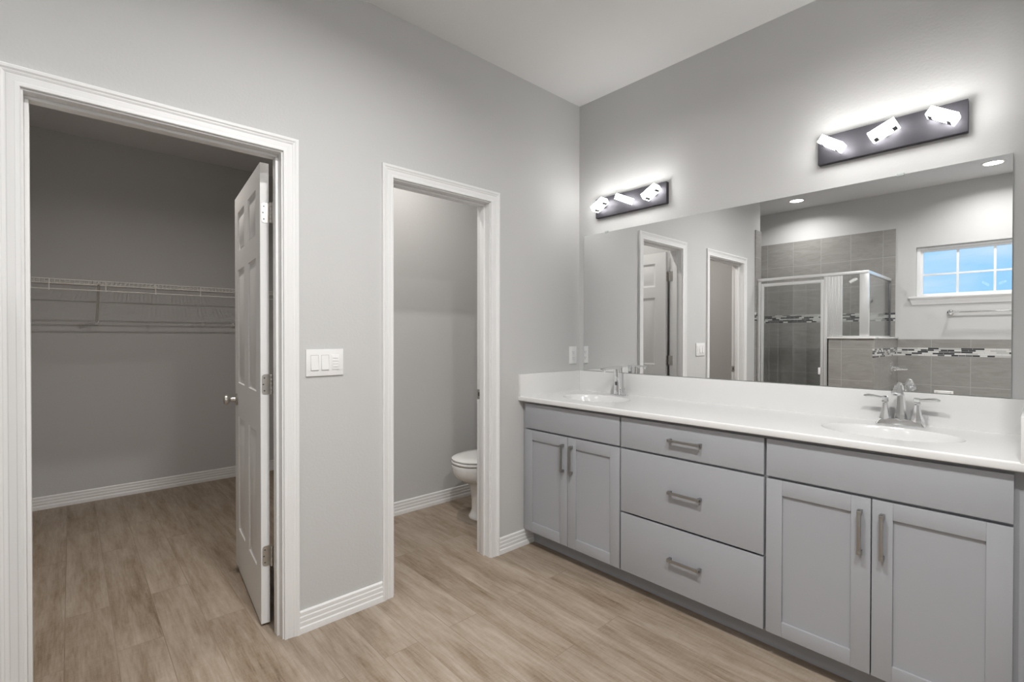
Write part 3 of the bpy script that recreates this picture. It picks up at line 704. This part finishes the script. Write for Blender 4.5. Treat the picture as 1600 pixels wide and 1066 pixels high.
obj('glass_panel', B(dx0 + fw - .002, dx1 - fw + .002, GY - .003, GY + .003, dz0 + .032, dz1 - .032), 'glass', dr, smooth=False)
bm = bmesh.new(); box(bm, dx1 - .042, dx1 - .020, GY + .011, GY + .032, .905, .975, .005); obj('handle', bm, 'plastic', dr)

# ------------------------------------------------------------------ bathtub and fittings
bt = thing('bathtub', 'white built-in bathtub below the window', 'bathtub', (1.85, -3.68, 0))
bx0, bx1, by0, by1, bz = 1.082, XR - .002, YB + .0125, -3.28, .52
bm = bmesh.new(); cx, cy = (bx0 + bx1) / 2, (by0 + by1) / 2; hx, hy = (bx1 - bx0) / 2, (by1 - by0) / 2
loft(bm, [rr(cx, cy, 0.001, hx, hy, .01), rr(cx, cy, bz - .01, hx, hy, .01), rr(cx, cy, bz, hx - .008, hy - .008, .012), rr(cx, cy, bz, hx - .09, hy - .08, .20), rr(cx, cy, bz - .02, hx - .10, hy - .09, .20), rr(cx, cy, .20, hx - .17, hy - .14, .18), rr(cx, cy, .14, hx - .26, hy - .20, .12)], True, True)
obj('tub_shell', bm, 'porcelain', bt, angle=50)
bm = bmesh.new(); lathe(bm, [(.03, .1402), (.03, .143), (.012, .144)], (bx0 + .36, cy, 0)); o = obj('drain', bm, 'chrome', bt); o['label'] = 'chrome drain'
xk = KX1 + T
tv = thing('tub_valve', 'chrome lever valve on the half wall above the bathtub, seen in the mirror', 'tub faucet', (xk, -3.78, .955))
bm = bmesh.new(); lathe(bm, [(.078, .0005), (.078, .004), (.070, .009), (.03, .012), (.028, .040), (.020, .046)], (0, 0, 0), 'x', 32); lobj('escutcheon', bm, 'chrome', tv)
bm = bmesh.new(); tube(bm, [(.03, 0, 0), (.055, 0, .002), (.075, .002, -.004), (.115, .004, -.002), (.135, .005, 0)], [.018, .019, .010, .008, .006], 14); lobj('lever', bm, 'chrome', tv)
tsp = thing('tub_spout', 'chrome spout on the half wall below the tub valve', 'tub spout', (xk, -3.78, .66))
bm = bmesh.new(); lathe(bm, [(.034, .0005), (.034, .006), (.022, .009)], (0, 0, 0), 'x', 24); lobj('flange', bm, 'chrome', tsp)
bm = bmesh.new(); tube(bm, [(.006, 0, 0), (.08, 0, 0), (.125, 0, -.008), (.140, 0, -.030)], [.024, .024, .022, .017], 16); lobj('spout', bm, 'chrome', tsp)
sd = thing('soap_dish', 'small pale ceramic soap dish on the tile above the bathtub', 'soap dish', (1.463, YB + T + .0005, .70))
bm = bmesh.new(); box(bm, -.075, .075, 0, .012, -.055, .035, .005); lobj('back_plate', bm, 'porcelain', sd)
bm = bmesh.new(); tube(bm, [(-.055, .008, .022), (-.050, .045, .026), (-.03, .06, .027), (.03, .06, .027), (.050, .045, .026), (.055, .008, .022)], .006, 10); lobj('rail', bm, 'porcelain', sd)
bm = bmesh.new(); box(bm, -.068, .068, .010, .075, -.050, -.032, .006); lobj('tray', bm, 'porcelain', sd)
tb = thing('towel_bar', 'slim chrome towel bar on the wall below the window, seen in the mirror', 'towel bar', (1.82, YB + .001, 1.537))
for s in (-1, 1):
    bm = bmesh.new(); lathe(bm, [(.026, 0), (.026, .006), (.018, .010), (.012, .016), (.011, .05), (.014, .054), (.014, .076), (.010, .080)], (s * .312, 0, 0), 'y', 24); lobj('post', bm, 'chrome', tb)
bm = bmesh.new(); tube(bm, [(-.312, .065, 0), (.312, .065, 0)], .0085, 14); lobj('bar', bm, 'chrome', tb)

# ------------------------------------------------------------------ window
bm = bmesh.new(); d0, d1 = YB - .105, YB - .035; fr_ = .048
def rect_frame(bm, xa, xb, za, zb_, w, ya, yb_, bev=.003):
    box(bm, xa, xa + w, ya, yb_, za, zb_, bev); box(bm, xb - w, xb, ya, yb_, za, zb_, bev); box(bm, xa + w, xb - w, ya, yb_, zb_ - w, zb_, bev); box(bm, xa + w, xb - w, ya, yb_, za, za + w * .6, bev)
rect_frame(bm, WX0 + .001, WX1 - .001, WZ0 + .016, WZ1 - .001, .030, d0, d1)
rect_frame(bm, WX0 + .029, WX1 - .029, WZ0 + .030, WZ1 - .029, .022, d0 + .01, d1 - .018)
wn = struct('window_1', bm, 'trim', 'wide high window with white frame and sky behind, seen in the mirror', 'window')
wp = WX1 - WX0; gx0, gx1, gz0, gz1 = WX0 + .05, WX1 - .05, WZ0 + .042, WZ1 - .05
bm = bmesh.new(); ym = d0 + .036
for k in (1, 2, 3):
    x = gx0 + (gx1 - gx0) * k / 4; box(bm, x - .0095, x + .0095, ym - .006, ym + .006, gz0 - .002, gz1 + .002, .002)
zm = 1.943; box(bm, gx0 - .002, gx1 + .002, ym - .0055, ym + .0055, zm - .0095, zm + .0095, .002)
obj('muntins', bm, 'trim', wn)
obj('pane', B(gx0 - .004, gx1 + .004, d0 + .022, d0 + .026, gz0 - .004, gz1 + .004), 'pane', wn, smooth=False)
bm = bmesh.new(); box(bm, WX0 - .056, WX1 + .056, YB + .0005, YB + .034, WZ0 - .006, WZ0 + .0145, .004); box(bm, WX0 + .001, WX1 - .001, d0, YB + .0005, WZ0 + .0005, WZ0 + .0145)
obj('sill', bm, 'trim', wn)
bm = bmesh.new(); pr = [(0, -.006), (.026, -.006), (.024, -.016), (.016, -.024), (.014, -.040), (.010, -.052), (.008, -.072), (0, -.074)]
va = [[bm.verts.new((x + s * max(0, (.074 + z)) * .3, YB + .0005 + y, WZ0 + z)) for y, z in pr] for x, s in ((WX0 - .030, -1), (WX1 + .030, 1))]
for i in range(len(pr)): k = (i + 1) % len(pr); bm.faces.new((va[0][i], va[0][k], va[1][k], va[1][i]))
bm.faces.new(va[0]); bm.faces.new(va[1][::-1]); obj('apron', bm, 'trim', wn, angle=25)
